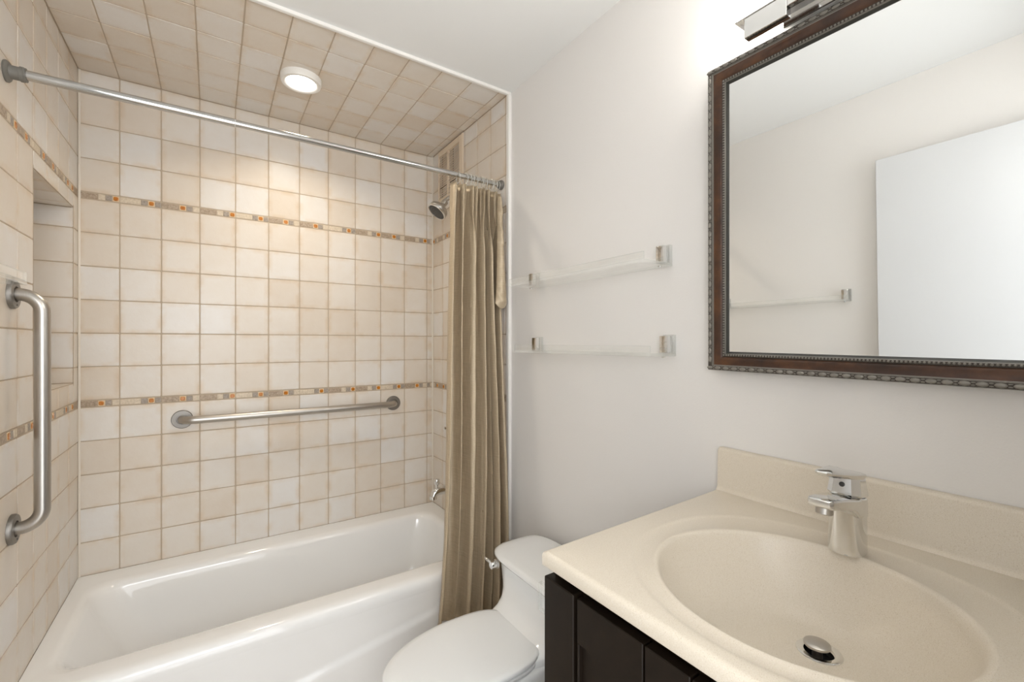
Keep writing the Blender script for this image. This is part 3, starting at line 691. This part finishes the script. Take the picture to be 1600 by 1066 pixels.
for k, (b, a) in enumerate(zip(edges[:-1], edges[1:])):
    a += .0018; b -= .0018; bm = bmesh.new()
    zt = KZ-.001; z0 = .215; st = .032
    box(bm, KX+.0075, KX+.018, a+.006, b-.004, z0+.02, zt-.06, .0006, 1)                # recessed panel
    for r_ in ((a, b, zt-.072, zt), (a, b, z0, z0+.07), (a, a+st*.6, z0+.07, zt-.072), (b-.005, b, z0+.07, zt-.072)):
        box(bm, KX+.0005, KX+.018, *r_, .001, 1)
    d = obj('door', bm, M['espresso'], t)
    if k == 1:
        bm = bmesh.new(); lathe(bm, (KX, b-.014, .796), (-1, 0, 0), [(.005, 0), (.005, .012), (.012, .017), (.013, .022), (.009, .026), (0, .027)], 20); kn = obj('knob', bm, M['nickel'], d, 40)
        kn.matrix_parent_inverse = Matrix.Identity(4); kn.location = (0, 0, 0)

# toilet-paper holder on the cabinet side
t = thing('toilet_paper_holder', 'clear acrylic paper holder on the vanity side by the toilet', 'paper holder', (.54, .64, .79))
bm = bmesh.new(); box(bm, .524, .534, .6235, .690, .768, .822, .001, 1); edgefaces(bm, 0); obj('holder_plate', bm, [M['acrylic'], M['acredge']], t)
bm = bmesh.new(); lathe(bm, (.535, .658, .790), (1, 0, 0), [(.022, 0), (.022, .004), (.012, .006), (.009, .02), (.009, .11)], 24); obj('spindle', bm, M['chrome'], t, 40)
bm = bmesh.new(); box(bm, .648, .658, .6235, .690, .768, .822, .001, 1); edgefaces(bm, 0); obj('holder_plate', bm, [M['acrylic'], M['acredge']], t)
bm = bmesh.new(); box(bm, .524, .540, .6235, .645, .8222, .8275, .001, 1); obj('chrome_clip', bm, M['chrome'], t)

# ------------------------------------------------------------------ toilet
TY = 1.112
t = thing('toilet', 'white one-piece toilet with closed lid beside the vanity', 'toilet', (.7, TY, 0))
def oval(z, xf, xb, hw, fl=.30, nb=3.2, n=72):
    """elongated outline: round front (towards -x), squarer back"""
    xm = xf + fl; out = []
    for k in range(n):
        th = 2*PI*k/n; c_, s_ = math.cos(th), math.sin(th)
        if c_ < 0: out.append(Vector((xm + fl*c_, TY + hw*s_, z)))
        else: out.append(Vector((xm + (xb-xm)*abs(c_)**(2/nb), TY + hw*math.copysign(abs(s_)**(2/nb), s_), z)))
    return out
bm = bmesh.new()
loft(bm, [oval(0, .50, .96, .115, .2), oval(.015, .495, .965, .118, .2), oval(.05, .505, .96, .110, .2), oval(.14, .49, .97, .108, .2), oval(.22, .45, .99, .118, .24), oval(.30, .405, 1.0, .138, .25), oval(.35, .376, 1.01, .148, .25), oval(.375, .366, 1.015, .151, .25), oval(.388, .368, 1.015, .150, .25), oval(.394, .378, 1.01, .143, .25)])
def tk(z, xf, hw, xb=1.034, n=3.6, rf=.4): 
    return oval(z, xf, xb, hw, (xb-xf)*.42, n)
def tank(z, xf, hw, xb=1.034, nf=3.4, n=72):
    xm = (xf+xb)/2; out = []
    for k in range(n):
        th = 2*PI*k/n; c_, s_ = math.cos(th), math.sin(th)
        out.append(Vector((xm + (xb-xm)*math.copysign(abs(c_)**(2/nf), c_), TY + hw*math.copysign(abs(s_)**(2/nf), s_), z)))
    return out
loft(bm, [tank(.30, .66, .130), tank(.36, .66, .140), tank(.392, .665, .146), tank(.404, .685, .149), tank(.414, .72, .153), tank(.424, .752, .160, nf=3.6), tank(.438, .782, .174, nf=3.8), tank(.458, .804, .194, nf=4.2), tank(.485, .816, .213, nf=4.8), tank(.515, .821, .227, nf=5), tank(.541, .824, .234, nf=5)])
obj('bowl_and_tank', bm, M['china'], t, 60)
bm = bmesh.new()
def lid(z, xf, hw, xb=1.036, nf=4.6): return tank(z, xf, hw, xb, nf)
loft(bm, [lid(.5415, .815, .243), lid(.5425, .806, .250), lid(.548, .803, .2535), lid(.556, .806, .252), lid(.5635, .818, .245), lid(.5685, .838, .231, 1.03), lid(.572, .865, .205, 1.02), lid(.5735, .90, .15, .99)])
obj('tank_lid', bm, M['china'], t, 60)
bm = bmesh.new(); loft(bm, [oval(.3945, .366, .79, .146, .25), oval(.398, .362, .79, .150, .25), oval(.405, .362, .79, .150, .25), oval(.4075, .367, .79, .145, .25)]); obj('seat', bm, M['seat'], t, 50)
bm = bmesh.new()
loft(bm, [oval(.4100, .368, .785, .143, .25), oval(.4115, .361, .79, .150, .25), oval(.4180, .359, .792, .1515, .25), oval(.4225, .364, .79, .147, .25), oval(.4255, .384, .78, .133, .24), oval(.4275, .43, .75, .100, .20), oval(.4282, .50, .70, .05, .10)])
obj('seat_lid', bm, M['seat'], t, 60)
for s_ in (-1, 1):
    bm = bmesh.new(); lathe(bm, (.785, TY+s_*.075, .395), (0, 0, 1), [(.014, 0), (.014, .022), (.011, .026), (0, .027)], 20); obj('hinge', bm, M['seat'], t, 40)
bm = bmesh.new(); lathe(bm, (.775, TY-.150, .404), (-.3, -.8, 1), [(.006, 0), (.006, .006), (.004, .008), (0, .0085)], 16); obj('hinge_bolt', bm, M['chrome'], t, 40)
bm = bmesh.new(); LY = TY + .205; lathe(bm, (.822, LY, .517), (-1, 0, 0), [(.0155, 0), (.0155, .006), (.013, .008), (.013, .022), (.0115, .025), (0, .0255)], 24); lv = obj('flush_lever', bm, M['chrome'], t, 40)
bm = bmesh.new(); tube(bm, [(.805, LY, .520), (.800, LY+.012, .524), (.796, LY+.030, .530), (.795, LY+.036, .533)], [.005, .0048, .0055, .003], 10); a_ = obj('lever_arm', bm, M['chrome'], lv, 50); a_.matrix_parent_inverse = Matrix.Identity(4)

# ------------------------------------------------------------------ mirror
t = thing('mirror', 'large mirror in a dark walnut frame with beaded pewter edges', 'mirror', (1.025, .31, 1.22))
phi, yaw, roll = math.radians(1.2), math.radians(.3), .012
N_ = Vector((-math.cos(phi)*math.cos(yaw), math.cos(phi)*math.sin(yaw), -math.sin(phi)))
U_ = Vector((-.0052, -1, -roll)); U_ = (U_ - N_*U_.dot(N_)).normalized(); V_ = U_.cross(N_)*-1
if V_.z < 0: V_ = -V_
OB = Vector((1.0250, .6455, 1.2195)); MW, MH = .664, .7275
def mp(u_, v_, d): return OB + U_*u_ + V_*v_ + N_*d
# profile: (inset from outer edge, height in front of the glass plane)
prof = [(0, -.018), (0, .004), (.0015, .0075), (.006, .0085), (.0105, .0070), (.0120, .0035), (.0135, .0030), (.020, .0040), (.028, .0018), (.0330, -.0015), (.0338, .0005), (.0365, .0015), (.0398, .0005), (.0412, -.003), (.0455, -.0085), (.0455, -.018)]
pm = [1, 1, 3, 3, 1, 1, 0, 0, 0, 3, 3, 3, 1, 2, 2]
bm = bmesh.new(); R4 = []
for i_, h_ in prof: R4.append([bm.verts.new(mp(a, b, h_)) for a, b in ((i_, i_), (MW-i_, i_), (MW-i_, MH-i_), (i_, MH-i_))])
R4.append(R4[0])
for q in range(len(prof)):
    for k in range(4):
        f = bm.faces.new((R4[q][k], R4[q][(k+1) % 4], R4[q+1][(k+1) % 4], R4[q+1][k])); f.material_index = pm[q] if q < len(pm) else 2
def bead(bm, c, du, dv, dn, mi):
    """small ellipsoid bead"""
    g = []
    for i in range(1, 4):
        a = PI*i/8
        g.append([bm.verts.new(c + U_*du*math.cos(2*PI*k/8)*math.sin(a*1.0) + V_*dv*math.sin(2*PI*k/8)*math.sin(a) + N_*dn*math.cos(a)) for k in range(8)])
    g.append([bm.verts.new(c + U_*du*math.cos(2*PI*k/8) + V_*dv*math.sin(2*PI*k/8)) for k in range(8)])
    for p, q in zip(g[:-1], g[1:]):
        for k in range(8): bm.faces.new((p[k], p[(k+1) % 8], q[(k+1) % 8], q[k])).material_index = mi
    bm.faces.new(g[0]).material_index = mi
def along(i_, step, fn):
    L = ((MW-2*i_), (MH-2*i_))
    nu, nv = int(L[0]/step), int(L[1]/step)
    for k in range(nu+1):
        for b in (i_, MH-i_): fn(i_ + L[0]*k/nu, b, True)
    for k in range(1, nv):
        for a in (i_, MW-i_): fn(a, i_ + L[1]*k/nv, False)
along(.0375, .0062, lambda a, b, hz: bead(bm, mp(a, b, .0008), .0022, .0022, .0020, 1))
tick = [0]
def leaf(a, b, hz):
    tick[0] += 1
    bead(bm, mp(a, b, .0078), .0080 if hz else .0042, .0042 if hz else .0080, .0026, 1)
along(.0062, .020, leaf)
def leaf2(a, b, hz):
    for s in (-1, 1):
        o_ = .010
        bead(bm, mp(a + (o_ if hz else s*.0022), b + (s*.0022 if hz else o_), .0076), .0032 if hz else .0013, .0013 if hz else .0032, .0020, 1)
along(.0062, .020, leaf2)
obj('frame', bm, [M['wood'], M['pewter'], M['framedark'], M['bronze']], t, 35, recalc=True)
bm = bmesh.new()
a0, a1, b0, b1 = .044, MW-.044, .044, MH-.044; bv = .012
vs = [bm.verts.new(mp(a, b, -.0095)) for a, b in ((a0, b0), (a1, b0), (a1, b1), (a0, b1))]; bm.faces.new(vs)
vb = [bm.verts.new(mp(a, b, -.0145)) for a, b in ((a0, b0), (a1, b0), (a1, b1), (a0, b1))]; bm.faces.new(vb[::-1])
for k in range(4): bm.faces.new((vs[k], vb[k], vb[(k+1) % 4], vs[(k+1) % 4]))
obj('glass', bm, M['mirror'], t)

# ------------------------------------------------------------------ vanity light
t = thing('vanity_light', 'chrome vanity light with a glowing glass shade above the mirror', 'wall light', (1.05, .27, 2.0))
LX = .954; LYA, LYB = .541, .02
bm = bmesh.new(); box(bm, LX+.002, 1.036, LYB, LYA-.002, 1.9905, 2.115, .003); obj('glass_shade', bm, M['shade'], t)
bm = bmesh.new(); box(bm, LX-.0005, 1.038, LYB-.002, LYA, 1.9868, 1.9900, .0006, 1); obj('tray_plate', bm, M['chrome'], t)
for a, b in ((.435, .521), (.04, .126)):
    bm = bmesh.new(); box(bm, LX+.001, LX+.020, a, b, 1.944, 1.9866, .001, 1); obj('bracket_block', bm, M['chrome'], t)
bm = bmesh.new(); box(bm, LX+.003, LX+.018, .126, .435, 1.963, 1.9866, .001, 1); obj('lower_rail', bm, M['chrome'], t)
bm = bmesh.new(); box(bm, 1.038, xw(LYB)-.0005, LYB+.06, LYA-.06, 1.975, 2.09, .002, 1); obj('wall_plate', bm, M['chrome'], t)
